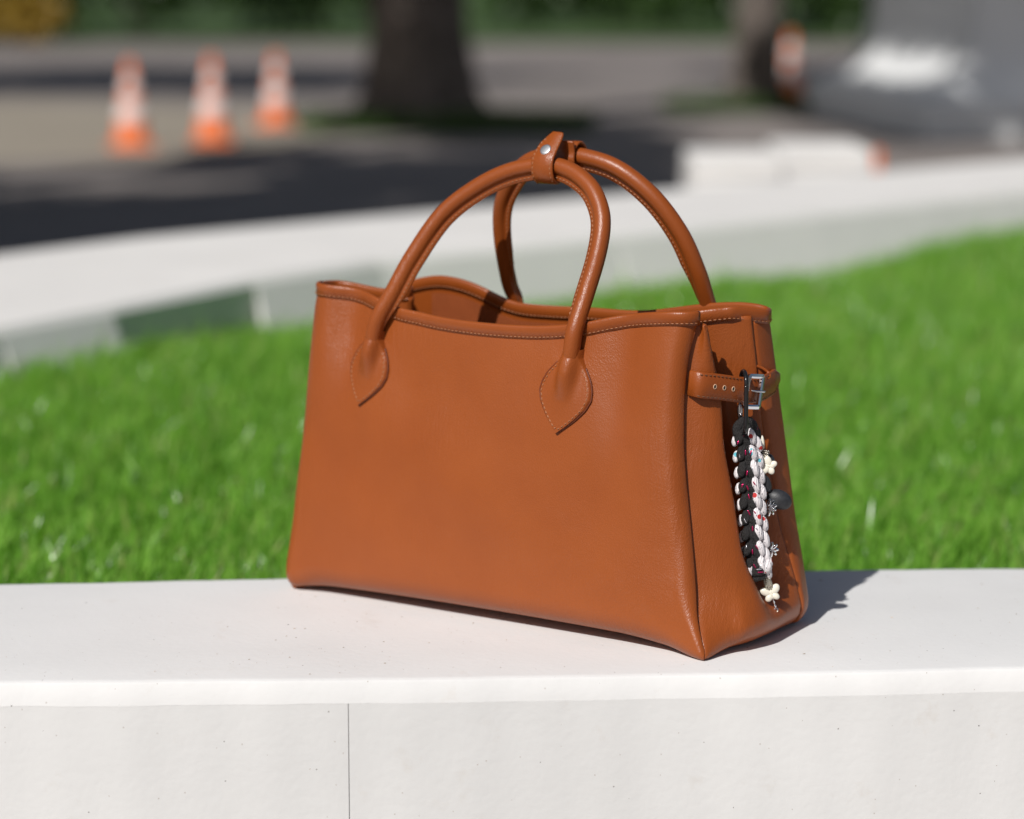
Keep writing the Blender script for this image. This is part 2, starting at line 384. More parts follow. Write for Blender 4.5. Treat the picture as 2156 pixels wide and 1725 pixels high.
# ------------------------------------------------------------------ lawn
def soil_z(x, y): return float(soil_np(np.float64(x), np.float64(y)))
def soil_np(x, y):
    t = np.clip((y - 3.6) / .7, 0, 1); return -.118 + .008 * np.sin(2.1 * x + 1) * np.cos(1.7 * y) - .030 * t * t * (3 - 2 * t) - .004 * np.maximum(0, y - 4.3)
def inner_y(x): return np.interp(x, ip[:, 0], ip[:, 1])
xs = np.linspace(-1.5, 2.6, 60)
P = np.array([[(x, yb(x) - .004 + (inner_y(x) + .06 - yb(x)) * k, 0) for k in np.linspace(0, 1, 40)] for x in xs])
for r_ in P:
    for p in r_: p[2] = soil_z(p[0], p[1])
tag(grid_obj('lawn_soil', P, M_soil, flip=True), kind='structure')
def make_grass(N):
    y = 2.1 + 4.9 * rng.random(N * 3) ** 1.15; x = (rng.random(N * 3) * 2 - 1) * (.20 * y + .32)
    ybv = 2.104 + .07 * x - .03 * x * x
    ok = (y > ybv + .002) & (y < inner_y(x) + .03); x, y = x[ok][:N], y[ok][:N]; n = len(x)
    patch = .5 + .5 * np.sin(3.1 * x + 1.7 * np.sin(2.3 * y)) * np.cos(2.7 * y + 1.1 * np.sin(3 * x))
    z = soil_np(x, y)
    h = (.038 + .045 * rng.random(n)) * (.75 + .5 * patch); h[rng.random(n) < .02] *= 1.35
    w = .0016 + .0016 * rng.random(n)
    az = rng.random(n) * 2 * np.pi; fa = rng.random(n) * 2 * np.pi
    lean = .10 + .55 * rng.random(n) ** 1.5
    dx, dy = np.cos(az) * lean + .10, np.sin(az) * lean; sx, sy = np.cos(fa) * w, np.sin(fa) * w
    b = np.stack([x, y, z], 1); side = np.stack([sx, sy, 0 * sx], 1)
    mid = b + np.stack([dx * h * .25, dy * h * .25, h * .55], 1)
    tip = b + np.stack([dx * h * .95, dy * h * .95, h * (1 - .25 * lean)], 1)
    V = np.stack([b - side, b + side, mid + side * .85, mid - side * .85, tip], 1).reshape(-1, 3)
    k = np.arange(n)[:, None] * 5
    quads = (k + np.array([[0, 1, 2, 3]])); tris = (k + np.array([[3, 2, 4]]))
    me = bpy.data.meshes.new('grass')
    me.vertices.add(n * 5); me.vertices.foreach_set('co', V.astype(np.float32).ravel())
    loops = np.concatenate([quads, tris], 1).ravel()
    me.loops.add(n * 7); me.loops.foreach_set('vertex_index', loops.astype(np.int32))
    me.polygons.add(n * 2)
    st = (np.arange(n)[:, None] * 7 + np.array([[0, 4]])).ravel(); me.polygons.foreach_set('loop_start', st.astype(np.int32))
    me.update(calc_edges=True); me.validate()
    me.materials.append(M_grass)
    o = link(bpy.data.objects.new('grass', me))
    tag(o, 'bright green lawn grass between the bench and the curved wall', 'grass', kind='stuff')
make_grass(230000)

# ------------------------------------------------------------------ handbag
PSI = R(34.6596); BAG0 = np.array([.029526, 1.98832, 0])
bag = empty('handbag', BAG0, -PSI)
tag(bag, 'tan brown leather tote handbag with two rolled handles standing on the pale bench', 'handbag')
def tab(pairs):
    a = np.array(sorted(pairs)); return lambda x: np.interp(x, a[:, 0], a[:, 1])
def smooth_tab(pairs):
    a = np.array(sorted(pairs)); xs = np.linspace(a[0, 0], a[-1, 0], 200); ys = np.interp(xs, a[:, 0], a[:, 1])
    k = np.hanning(25); k /= k.sum(); ys = np.convolve(np.pad(ys, 12, mode='reflect', reflect_type='odd'), k, 'valid')
    return lambda x: np.interp(x, xs, ys)
vf = lambda z: -.079 + .031 * z / .2425
vr = lambda z: .079 - .029 * z / .2425
uL = smooth_tab([(0, -.2045), (.0064, -.2078), (.0175, -.2096), (.056, -.2055), (.113, -.2012), (.177, -.1992), (.2293, -.1974), (.2426, -.1947)])
uR = smooth_tab([(0, .1875), (.008, .1842), (.0169, .1797), (.030, .1735), (.04, .1706), (.08, .1620), (.1137, .1550), (.1474, .1494), (.1813, .1468), (.2119, .1474), (.2358, .1512), (.2428, .1535)])
ztF = smooth_tab([(-.1902, .2426), (-.1652, .2413), (-.1318, .2365), (-.1125, .2295), (-.0575, .2242), (-.0132, .2232), (.0299, .2243), (.0674, .2292), (.0916, .2362), (.1237, .2416), (.1475, .2436), (.1595, .2428)])
ztR = smooth_tab([(-.175, .2342), (-.1693, .2370), (-.1422, .2430), (-.1186, .2410), (-.098, .2354), (-.0801, .2280), (-.0618, .2244), (-.03, .2248), (.0058, .2262), (.0409, .2261), (.0626, .2285), (.0884, .2333), (.1137, .2377), (.1386, .2402), (.157, .2398), (.165, .2370)])
sst = lambda a, b, x: (lambda t: t * t * (3 - 2 * t))(np.clip((x - a) / (b - a), 0, 1))
gs = lambda x, c, w: np.exp(-((x - c) / w) ** 2)
def front_v(u, z):
    """outer face of the front panel at (u,z), without the corner rolls"""
    v = vf(z)
    s = (u + .19) / .345; t = z / .24
    v -= .0085 * np.sin(np.pi * np.clip(s, 0, 1)) ** .7 * np.sin(np.pi * np.clip(t, 0, 1))
    v += .0042 * gs(u, .098, .017) * sst(.10, .21, z)             # slack valley beside the right pad
    v -= .0022 * gs(u, .134, .016) * sst(.08, .2, z)              # roll at the right edge
    v += .0056 * gs(u, -.153, .015) * sst(.13, .22, z)            # slack left of the left pad
    v -= .0030 * gs(u, -.179, .011) * sst(.12, .22, z)
    v -= .0022 * gs(u, -.03, .05) * sst(.17, .23, z)
    v += .0016 * gs(u, -.09, .02) * gs(z, .17, .03) + .0012 * gs(u, .02, .025) * gs(z, .18, .03)
    v -= .0015 * sst(.150, .190, u) * (1 - sst(.0, .045, z))       # pointed foot at the right front corner
    v += 1.9 * np.maximum(0, u - .112) ** 2 * sst(.03, .12, z)      # broad turn toward the right corner
    v += .0012 * np.sin(u * 31 + z * 22) * np.sin(z * 37 + 1) * np.sin(np.pi * np.clip(t, 0, 1))
    return v
def front_pt(u, z):
    a, b = uL(z), uR(z); v = front_v(u, z)
    for d, Rr in ((u - a, .013), (b - u, .0045 + .006 * float(sst(.01, .05, z)))):
        if d < Rr: q = min(1, (Rr - d) / Rr); v += Rr * (1 - math.sqrt(max(0, 1 - q * q))) * .95
    return np.array([u, v, z])
RB = .019
def RBs(s): return RB * (1 - .62 * float(sst(.90, 1, s))) * (1 - .45 * float(sst(.10, 0, s)))
def lift(s): return .0080 * np.clip(np.sin(np.pi * s), 0, 1) ** .3 * (sst(1.0, .80, s) if s > .8 else 1) ** .7
def ss_edge(n, k=9):
    """parameter 0..1 with samples crowded to both ends"""
    e = .5 * (1 - np.cos(np.linspace(0, np.pi, n))); return .35 * e + .65 * (.5 * (1 - np.cos(np.pi * e)))
SS = ss_edge(110)
rows = []
for dv in (.040, .022, .006):                                      # flat underside behind the roll
    rows.append([(float(uL(.004)) + .012 + (float(uR(.004)) - float(uL(.004)) - .034) * s, vf(0) + RB + dv, .0012 + lift(s)) for s in SS])
for a in np.linspace(86, 8, 8):                                     # rolled bottom edge
    row = []
    for s in SS:
        rb = RBs(s); z0 = rb + lift(s); z = z0 - rb * math.sin(R(a)); zz = max(z, 0.0)
        lo, hi = uL(zz) + .004 * math.sin(R(a)) ** 4, uR(zz) - .004 * math.sin(R(a)) ** 2; u = lo + (hi - lo) * s
        p = front_pt(u, zz); q = rb * (1 - math.cos(R(a))); row.append((u, p[1] + q, z))
    rows.append(row)
for t in np.linspace(0, 1, 90):
    row = []
    for s in SS:
        z0 = RBs(s) + lift(s); un = uL(.2426) + (uR(.2428) - uL(.2426)) * s
        z = z0 + (ztF(un) - .004 - z0) * t; lo, hi = uL(z), uR(z); u = lo + (hi - lo) * s
        row.append(front_pt(u, z))
    rows.append(row)
front_grid = np.array(rows)
grid_obj('front_panel', front_grid, M_leather, bag, thick=.0022)

# rear panel, wrapping round both rear corners as side strips
uRr = smooth_tab([(0, .190), (.0126, .1875), (.0463, .1835), (.0834, .1778), (.1314, .1731), (.1826, .1680), (.2007, .1662), (.2368, .1625), (.245, .162)])
uLr = smooth_tab([(0, -.192), (.05, -.192), (.11, -.187), (.18, -.180), (.245, -.1725)])
uSr = smooth_tab([(0, .197), (.008, .1975), (.018, .1970), (.030, .1945), (.0816, .1800), (.1538, .1690), (.2008, .1665), (.2294, .1640), (.245, .1630)])
def rear_section(z):
    rr = .016 * (1 - sst(0, .12, z)) + .009
    b = vr(z); c = []; eR = .40 * rr
    c.append((uLr(z) + .004, b - .034))
    for a in np.linspace(180, 90, 9): c.append((uLr(z) + rr + rr * math.cos(R(a)), b - rr + rr * math.sin(R(a))))
    n = 60
    for k in np.linspace(0, 1, n)[1:-1]: c.append((uLr(z) + rr + (uRr(z) + eR - uLr(z) - 2 * rr) * k, b + .003 * math.sin(math.pi * k) * math.sin(math.pi * min(1, z / .24))))
    for a in np.linspace(90, 0, 9): c.append((uRr(z) + eR - rr + rr * math.cos(R(a)), b - rr + rr * math.sin(R(a))))
    uS = uSr(z); e = b - .030
    for k in (.35, .7, 1): c.append((uRr(z) + eR + (uS - uRr(z) - eR) * k + .0015 * math.sin(k * math.pi), (b - rr) + (e - (b - rr)) * k))
    return np.array(c)
def roll_in(z):
    q = min(1, max(0, 1 - (z - .001) / .021)); return .019 * (1 - math.sqrt(max(0, 1 - q * q)))
rows = []
for t in np.r_[np.linspace(0, .10, 12), np.linspace(.13, 1, 58)]:
    sec = rear_section(.002 + .24 * t); row = []
    for k, (u, v) in enumerate(sec):
        zt = float(ztR(np.clip(u, -.172, .162))) - .004
        z = .002 + (zt - .002) * t
        s2 = rear_section(z)[k] if t > .05 else sec[k]
        inn = roll_in(z); kx = sst(.14, .17, abs(s2[0])); kv = sst(vr(z) - .03, vr(z) - .008, s2[1])
        row.append((s2[0] - np.sign(s2[0]) * inn * kx, s2[1] - inn * kv * .6, z))
    rows.append(row)
rear_grid = np.array(rows)
grid_obj('rear_panel', rear_grid, M_leather, bag, flip=True, thick=.0022)

# gussets: folded end panels
GZ = [0.004, .010, .02, .047, .081, .112, .15, .178, .196, .216, .2385]
gA = smooth_tab([(0, .1915), (.008, .1865), (.0169, .1805), (.030, .1737), (.04, .1703), (.08, .1616), (.1137, .1546), (.1474, .1491), (.1813, .1465), (.2119, .1472), (.2428, .1530)])
gBu = smooth_tab([(0, .193), (.010, .2005), (.02, .2), (.047, .1900), (.081, .1812), (.112, .1742), (.15, .1662), (.178, .1625), (.196, .1605), (.216, .1585), (.245, .157)])
gBv = smooth_tab([(0, -.044), (.02, -.040), (.047, -.030), (.081, -.026), (.112, -.024), (.15, -.026), (.178, -.024), (.196, -.026), (.216, -.032), (.245, -.040)])
gCu = smooth_tab([(0, .196), (.010, .2055), (.02, .203), (.03, .191), (.047, .168), (.081, .150), (.112, .140), (.15, .127), (.178, .118), (.2, .11), (.245, .10)])
gCv = smooth_tab([(0, -.002), (.02, 0), (.047, .010), (.081, .012), (.112, .010), (.15, .004), (.178, -.002), (.2, -.006), (.245, -.016)])
def gus_section(z):
    f = vf(z); b = vr(z)
    q_ = float(.22 + .78 * sst(0, .05, z)); A0 = (gA(z) - .0065 * q_, f + .0100 * q_); A = (gA(z) - .0048 * q_, f + .0122 * q_); A2 = (gA(z) + .0010, f + .0160 * q_ + .001)
    Bm = ((gA(z) + gBu(z)) / 2 + .0022, (f + .016 + gBv(z)) / 2)
    B = (gBu(z), gBv(z)); k = sst(.02, .08, z)
    B2 = (gBu(z) - .003 * k + .004 * (1 - k), gBv(z) + .008 + .012 * (1 - k))
    C = (gCu(z), gCv(z)); D = (uSr(z) + .0004, b - .0315); D0 = (uSr(z) - .004, b - .028)
    CD = ((C[0] + D[0]) / 2 + .006 * k, (C[1] + D[1]) / 2 - .003 * k)
    p = np.array([(*q, z) for q in (A0, A, A2, Bm, B, B2, C, CD, D, D0)])
    return spline(p, 64)
zs = np.r_[.002, .004, .007, .012, np.linspace(.018, .2385, 64)]
rows = []
for z in zs:
    s = gus_section(z); row = s.copy()
    t = (z - .004) / .2345
    # rim dips into the fold
    w = np.linspace(0, 1, len(s)); dip = .013 * np.exp(-((w - .45) / .24) ** 2)
    row[:, 2] = z - dip * max(0, t) ** 2
    if z < .022:                                                     # roll under
        row[:, 0] -= roll_in(z) * (.40 + .60 * sst(.0, .30, w))
    rows.append(row)
gus = np.array(rows)
grid_obj('end_gusset', gus, M_leather, bag, thick=.002)
# left end: the same idea, mirrored, folded in
rows = []
for z in zs:
    f = vf(z); b = vr(z); k = sst(.02, .12, z)
    c = [(uL(z) + .004, f + .011), (uL(z) - .0005, f + .014), (uL(z) + .004, f + .035), (uL(z) + .01 + .05 * k, -.004), (uLr(z) + .012 + .02 * k, b - .045), (uLr(z) + .003, b - .033), (uLr(z) + .006, b - .03)]
    r_ = spline(np.array([(*q, z) for q in c]), 48); w = np.linspace(0, 1, 48)
    r_[:, 2] -= .006 * np.exp(-((w - .5) / .25) ** 2) * max(0, (z - .1) / .14); rows.append(r_)
gusL = np.array(rows)
grid_obj('end_gusset', gusL, M_leather, bag, flip=True, thick=.002)
# base
bp_ = np.array([(-.176, -.030), (-.184, 0), (-.178, .056), (-.15, .062), (.15, .062), (.172, .050), (.180, 0), (.170, -.030), (.160, -.0380), (-.16, -.0380)])
V = [(x, y, .0035) for x, y in bp_] + [(x, y, .0065) for x, y in bp_]; n_ = len(bp_)
mesh_obj('base_panel', V, [tuple(range(n_)), tuple(range(2 * n_ - 1, n_ - 1, -1))] + [(i, i + n_, (i + 1) % n_ + n_, (i + 1) % n_) for i in range(n_)], M_leather, bag, False)
# suede lining drawn inside the rear and front panels
lin = rear_grid[8:, 12:-14].copy(); lin[:, :, 1] -= .0030; lin[:, :, 2] -= .006
grid_obj('lining', lin, M_lining, bag, flip=False)
lin = front_grid[23:, 6:-6].copy(); lin[:, :, 1] += .0032; lin[:, :, 2] -= .006
grid_obj('lining', lin, M_lining, bag, flip=True)

# rim binding along the top of every panel
def stadium(w, h, k=6):
    a = np.linspace(0, np.pi, k); top = np.stack([h / 2 - w / 2 + w / 2 * np.sin(a), w / 2 * np.cos(a)], 1)
    bot = np.stack([-(h / 2 - .0008) - 0 * a[:2], np.array([-w / 2, w / 2])], 1); return np.vstack([top, bot])
def rim(name, top, n=140, h=.0112, w=.0040):
    p = spline(top, n); p[:, 2] -= h / 2 - .004
    g = sweep(p, stadium(w, h), np.array([0, 0, 1.])); return grid_obj(name, g, M_leather2, bag, close_m=True, caps=True), p
def mids(g, inward): return g + inward
tp = front_grid[-1].copy(); tp[:, 1] += .0011; tp[:, 2] += .004
i0 = 2; _, pF = rim('rim_binding', tp[[1] + list(range(3, 107, 3)) + [108]])
tp = rear_grid[-1].copy(); tp[:, 1] -= .0011 * (tp[:, 1] > .03); tp[:, 2] += .004
tg = gus[-1].copy(); tg[:, 2] += .0035; tg[:, 0] -= .001
tp[-1, 2] = tg[-6, 2]
tl = gusL[-1].copy(); tl[:, 2] += .0035
_, pR = rim('rim_binding', np.vstack([tl[2:-5:3], tp[1:-1:2], tg[::-1][7:50:3]]), 350)
# piped seams at the front corners of the right gusset and down the rear strip
def seam(name, pts, r=.0011, n=80): return tube_obj(name, spline(pts, n), r, M_edge, bag, 7)
seam('seam', [(float(uSr(z)) - .0004, vr(z) - .0308, z) for z in np.linspace(.032, .234, 16)], .0009)

# handle pads: teardrop leather patches with the rolled end fading into them
PADW = tab([(0, .0072), (.10, .0078), (.22, .0125), (.34, .0178), (.46, .0206), (.56, .0212), (.68, .0186), (.80, .0130), (.9, .0072), (1, .0004)])
def pad(top, tip, wid, side=-1):
    nb, na = 60, 33; rows = []; edge = []
    top = np.array(top); tip = np.array(tip); L = np.linalg.norm(tip - top); e = (tip - top) / L; c = np.array([-e[1], e[0]])
    if c[0] < 0: c = -c
    def surf(q):
        if side < 0: return np.array([q[0], front_v(q[0], q[1]), q[1]])
        return np.array([q[0], vr(q[1]) + .0025, q[1]])
    outline_l, outline_r = [], []
    for i in range(nb):
        b = i / (nb - 1); ctr = top + e * L * b; w = float(PADW(b)) * wid; row = []
        for j in range(na):
            a = -1 + 2 * j / (na - 1); a2 = math.copysign(abs(a) ** .9, a); x = a2 * w
            q = ctr + c * x; p = surf(q)
            rr = .0072; fade = 1 - sst(.24, .66, b)
            bump = rr * math.sqrt(max(0, 1 - (x / rr) ** 2)) * 1.15 if abs(x) < rr else 0
            soft = .0098 * math.exp(-abs(x / .0076) ** 3.2)
            hgt = .0029 + fade * (soft * .85 + bump * .15) * (.80 + .20 * float(sst(0, .2, b)))
            hgt += .0016 * math.exp(-(x / .010) ** 2) * math.exp(-((b - .55) / .18) ** 2)
            if j in (0, na - 1): hgt = -.0012
            elif j in (1, na - 2): hgt = min(hgt, .0026)
            row.append(p + np.array([0, side * hgt, 0]))
        rows.append(row)
        if i > 9:
            for sg, lst in ((-1, outline_l), (1, outline_r)):
                q = ctr + c * sg * max(0, w - .0026); lst.append(surf(q) + np.array([0, side * .0031, 0]))
    o = grid_obj('handle_pad', np.array(rows), M_leather2, bag, flip=(side > 0))
    path = outline_l[:-3] + [surf(tip - e * .004) + np.array([0, side * .0031, 0])] + outline_r[:-3][::-1]
    stitch_obj('stitching', [(spline(path, 160), (0, side, 0))], o, M_thread)
    ed = [r_[0] + np.array([0, side * .0022, 0]) for r_ in rows[12::3]] + [rows[-1][na // 2] + np.array([0, -side * .001, 0])] + [r_[-1] + np.array([0, side * .0022, 0]) for r_ in rows[12::3]][::-1]
    tube_obj('painted_edge', spline(np.array(ed), 120), .00065, M_edge, o, 6, (.1, 1, .1))
    return o
pad((-.1245, .2150), (-.1364, .1557), .92)
pad((.0590, .2150), (.0511, .1523), 1.06)
pad((-.0730, .2150), (-.080, .1560), .95, 1)
pad((.1075, .2150), (.112, .1560), .95, 1)

# rolled handles with a stitched flange on the inner side
RH = .0064
def handle_profile():
    a = np.radians(np.linspace(14, 346, 25)); c = np.stack([RH * np.cos(a), RH * np.sin(a)], 1)
    fin = np.array([(RH + .0006, -.00125), (RH + .0042, -.00125), (RH + .0046, 0), (RH + .0042, .00125), (RH + .0006, .00125)]); return np.vstack([c, fin])
def handle(pts, centre, side):
    p = spline(pts, 170); centre = np.array(centre, float)
    ref = centre - p
    t = tangents(p); a = unit(ref - (ref * t).sum(1, keepdims=True) * t); b = np.cross(t, a)
    prof = handle_profile()
    n = len(p); fin = np.clip(np.minimum(np.arange(n), n - 1 - np.arange(n)) / 16. - .9, 0, 1)
    tap = np.interp(np.minimum(np.arange(n), n - 1 - np.arange(n)), [0, 5, 12, 18], [.45, .72, .96, 1])
    g = np.zeros((n, len(prof), 3))
    for i in range(n):
        pr = prof.copy(); pr[-5:, 0] = RH * .93 + (pr[-5:, 0] - RH * .93) * fin[i]; pr *= tap[i]
        g[i] = p[i] + pr[:, :1] * a[i] + pr[:, 1:] * b[i]
    o = grid_obj('handle', g, M_leather2, bag, close_m=True, caps=True)
    s = slice(24, n - 24); q = p[s] + a[s] * (RH + .0022)
    stitch_obj('stitching', [(q + b[s] * .0013, b[s]), (q - b[s] * .0013, -b[s])], o, M_thread)
    return p
HF = [(-.1325, -.0455, .1740), (-.1296, -.0518, .1850), (-.1276, -.0580, .1955), (-.1258, -.0600, .2060), (-.1236, -.0602, .2160), (-.1195, -.0590, .2270), (-.1110, -.0530, .2450), (-.1000, -.0425, .2720), (-.0812, -.0290, .3045), (-.0548, -.0195, .3262), (-.0269, -.0138, .3394), (.0024, -.0110, .3446), (.0245, -.0118, .3418), (.0461, -.0165, .3310),
      (.0592, -.0225, .3162), (.0648, -.0285, .3010), (.0655, -.0365, .2800), (.0628, -.0475, .2530), (.0610, -.0585, .2300), (.0596, -.0605, .2160), (.0582, -.0602, .2060), (.0566, -.0584, .1955), (.0552, -.0522, .1850), (.0538, -.0460, .1740)]
pHF = handle(HF, (-.03, -.02, .262), -1)
HR = [(-.0735, .0615, .2050), (-.0732, .0620, .2180), (-.0735, .0600, .2300), (-.0746, .0520, .2450), (-.0715, .0370, .2822), (-.0639, .0270, .3094), (-.0476, .0190, .3310), (-.0313, .0145, .3440), (-.0124, .0122, .3499), (.0094, .0120, .3518), (.0468, .0145, .3442), (.0764, .0215, .3236),
      (.0960, .0315, .2954), (.1052, .0420, .2664), (.1072, .0530, .2430), (.1076, .0610, .2290), (.1076, .0620, .2170), (.1078, .0612, .2050)]
pHR = handle(HR, (.015, .02, .262), 1)

# closing strap round both handles
def ribbon(name, path, hw_l, hw_r, th, mat, parent, axis=(1, 0, 0)):
    """path (n,3), half widths to either side along axis, thickness th; returns object and outward normals"""
    p = np.asarray(path); t = tangents(p); ax = np.broadcast_to(np.array(axis, float), p.shape)
    ax = unit(ax - (ax * t).sum(1, keepdims=True) * t); nr = np.cross(t, ax)
    r = .35 * th; g = []
    for i in range(len(p)):
        l_, r_ = -hw_l[i], hw_r[i]
        g.append([p[i] + ax[i] * x + nr[i] * y for x, y in ((l_ + r, -th / 2), (l_, -th / 2 + r), (l_, th / 2 - r), (l_ + r, th / 2), (r_ - r, th / 2), (r_, th / 2 - r), (r_, -th / 2 + r), (r_ - r, -th / 2))])
    return grid_obj(name, np.array(g), mat, parent, close_m=True, caps=True), p, ax, nr
cz, cv = .3446, -.0110
pth = [(.005, cv + .0085, cz + .004), (.005, cv + .0088, cz - .003), (.005, cv + .005, cz - .0105), (.005, cv - .001, cz - .0128), (.005, cv - .0065, cz - .009), (.005, cv - .0085, cz - .002), (.0052, cv - .0074, cz + .0055), (.0057, cv - .0030, cz + .0120), (.0063, cv + .0016, cz + .0178), (.0068, cv + .0048, cz + .0222), (.0070, cv + .0064, cz + .0246)]
p = spline([(a, b, c) for a, b, c in pth], 70)
k = np.linspace(0, 1, 70)
hl = np.interp(k, [0, .70, .84, .96, 1], [.0098, .0098, .0085, .0042, .0020]); hr = np.interp(k, [0, .72, .9, .97, 1], [.0098, .0096, .0092, .0086, .0076])
strap, p, ax, nr = ribbon('closing_strap', p, hl, hr, .0024, M_leather2, bag)
sgn = -1 if nr[40][1] > 0 else 1
s1 = p + ax * (hr - .0019)[:, None] + nr * sgn * .0012; s0 = p - ax * (hl - .0019)[:, None] + nr * sgn * .0012
stitch_obj('stitching', [(s1[22:66], nr[22:66] * sgn), (s0[22:66], nr[22:66] * sgn)], strap, M_thread)
i = 52; c = p[i] + nr[i] * sgn * .0010; nn = nr[i] * sgn
prof = [(0.0001, .00115), (.0034, .0011), (.0043, .0009), (.0046, .0004), (.0047, -.0008)]
e1 = ax[i]; e2 = np.cross(nn, e1)
g = np.array([[c + (e1 * math.cos(2 * math.pi * j / 28) + e2 * math.sin(2 * math.pi * j / 28)) * r_ + nn * h for j in range(28)] for r_, h in prof])
grid_obj('snap_button', g, M_satin, strap, close_m=True, flip=True, caps=True)
# inner loop of the strap on the rear handle
cz2, cv2 = .3512, .0120
pth = [(.0115, cv2 - .0105, cz2 + .0115), (.0112, cv2 - .0085, cz2 + .0030), (.0112, cv2 - .0090, cz2 - .004), (.0112, cv2 - .004, cz2 - .0115), (.0112, cv2 + .003, cz2 - .0115), (.0112, cv2 + .0085, cz2 - .004), (.0112, cv2 + .0086, cz2 + .004), (.0112, cv2 + .004, cz2 + .0092), (.0112, cv2 - .002, cz2 + .0095), (.0112, cv2 - .0068, cz2 + .006)]
p2 = spline(pth, 60); ribbon('strap_loop', p2, np.full(60, .0082), np.full(60, .0082), .0022, M_leather2, bag)

# belt across the right end, with holes and buckle
bc = [(.1480, -.0400, .1945), (.1572, -.0400, .1936), (.1640, -.0280, .1915), (.1712, -.0080, .1875), (.1755, .0110, .1850), (.1745, .0280, .1860), (.1722, .0430, .1876), (.1692, .0550, .1888)]
p = spline(bc, 90); k = np.linspace(0, 1, 90)
hw = np.interp(k, [0, .88, 1], [.0095, .0095, .0035])
belt, p, ax, nr = ribbon('belt', p, hw, hw, .0026, M_leather2, bag, (0, .02, 1))
sgn = 1 if nr[45][0] > 0 else -1
stitch_obj('stitching', [(p[6:86] + ax[6:86] * (hw[6:86] - .0017)[:, None] + nr[6:86] * sgn * .0013, nr[6:86] * sgn), (p[6:86] - ax[6:86] * (hw[6:86] - .0017)[:, None] + nr[6:86] * sgn * .0013, nr[6:86] * sgn)], belt, simple_mat('brown_thread', (.16, .07, .035), .6))
M_hole = simple_mat('raw_hole_edge', (.62, .40, .26), .8)
for f in (.20, .275, .35):
    i = int(f * 89); c = p[i] + nr[i] * sgn * .00135; tt = tangents(p)[i]; nn = nr[i] * sgn
    g = np.array([[c + (ax[i] * math.cos(a) * 1.25 + tt * math.sin(a)) * r_ + nn * h for a in np.linspace(0, 2 * np.pi, 14, endpoint=False)] for r_, h in ((.0016, -.0002), (.0015, .0003), (.0011, .0003), (.0010, -.0004))])
    ho = grid_obj('hole_rim', g, M_hole, belt, close_m=True, flip=True)
    g = np.array([c + (ax[i] * math.cos(a) * 1.25 + tt * math.sin(a)) * .0011 + nn * .00012 for a in np.linspace(0, 2 * np.pi, 14, endpoint=False)])
    mesh_obj('hole', g, [tuple(range(14))], M_blackrub, belt)
# buckle frame standing proud of the belt
iB = 45; c = p[iB] + nr[iB] * sgn * .0042; tt = tangents(p)[iB]; up_ = np.array([0, .05, 1.]); up_ /= np.linalg.norm(up_); nn = nr[iB] * sgn
tt = unit(tt - nn * .12)
cn = [(-.0068, .0112), (.0108, .0112), (.0058, -.0116), (-.0118, -.0116)]
ring = []
for q in range(4):
    a, b = np.array(cn[q]), np.array(cn[(q + 1) % 4])
    for s in np.linspace(.06, .94, 7): w2 = a + (b - a) * s; ring.append(w2)
ring = np.array(ring); R3 = c + ring[:, :1] * tt + ring[:, 1:] * up_ + nn * (.0016 * np.cos(ring[:, :1] * 110))
tcl = unit(np.roll(R3, -1, 0) - np.roll(R3, 1, 0)); out = unit(np.cross(tcl, nn[None]))
prof = [(.0017, .0009), (.0004, .0016), (-.0016, .0010), (-.0016, -.0012), (.0017, -.0012)]
g = np.array([[R3[i] + out[i] * x + nn * y for x, y in prof] for i in range(len(R3))])
mesh_obj('buckle', g.reshape(-1, 3), grid_faces(len(R3), 5, True, True), M_chrome, bag, False)
pr = [c + tt * .0005 - nn * .002 - up_ * .0, c + tt * .004 + nn * .001, c + tt * .0115 + nn * .0026]
tube_obj('buckle_prong', spline(np.array(pr), 12), .0008, M_chrome, bag, 8)
# little keeper loop and thong above the buckle
kp = [(.1655, .0250, .2010), (.1700, .0290, .1985), (.1735, .0310, .1955), (.1760, .0290, .1925), (.1750, .0250, .1905)]
tube_obj('leather_thong', spline(kp, 24), .0012, M_leather2, bag, 8)

# stitching along the rims
def rim_stitch(p, nrm, off=.0046, dep=.0021):
    n = np.asarray(nrm, float); q = p.copy(); q[:, 2] -= off - .0015; return (q + n * dep, n)
tF = tangents(pF); nF = unit(np.cross(tF, [0, 0, 1.])); nF *= np.sign(-nF[:, 1:2] + 1e-9)
tR = tangents(pR); nR = unit(np.cross(tR, [0, 0, 1.]))
if nR[100, 1] > 0: nR = -nR
stitch_obj('stitching', [rim_stitch(pF, nF), rim_stitch(pR, nR), rim_stitch(pR, -nR)], bag, M_thread)

# ------------------------------------------------------------------ bag charm: braided cords, beads and a carabiner on the belt
def world(q):
    q = np.asarray(q, float); cs, sn = math.cos(-PSI), math.sin(-PSI)
    return BAG0 + np.stack([q[..., 0] * cs - q[..., 1] * sn, q[..., 0] * sn + q[..., 1] * cs, q[..., 2]], -1)
charm = empty('bag_charm', BAG0, -PSI)
tag(charm, 'black and white braided cord charm with butterfly beads hanging from the handbag belt', 'bag charm')
CT = np.array([.1735, -.0040, .1592]); CB = np.array([.1862, -.0080, .0540])    # top and bottom of the braid
wax = unit(np.array([.56, .83, 0])) * .98; dax = unit(np.array([.83, -.56, .08]))      # across the braid, toward the viewer
down = unit(CB - CT); Lb = np.linalg.norm(CB - CT)
def cp(s, w, d): return CT + down * Lb * s + wax * w + dax * d
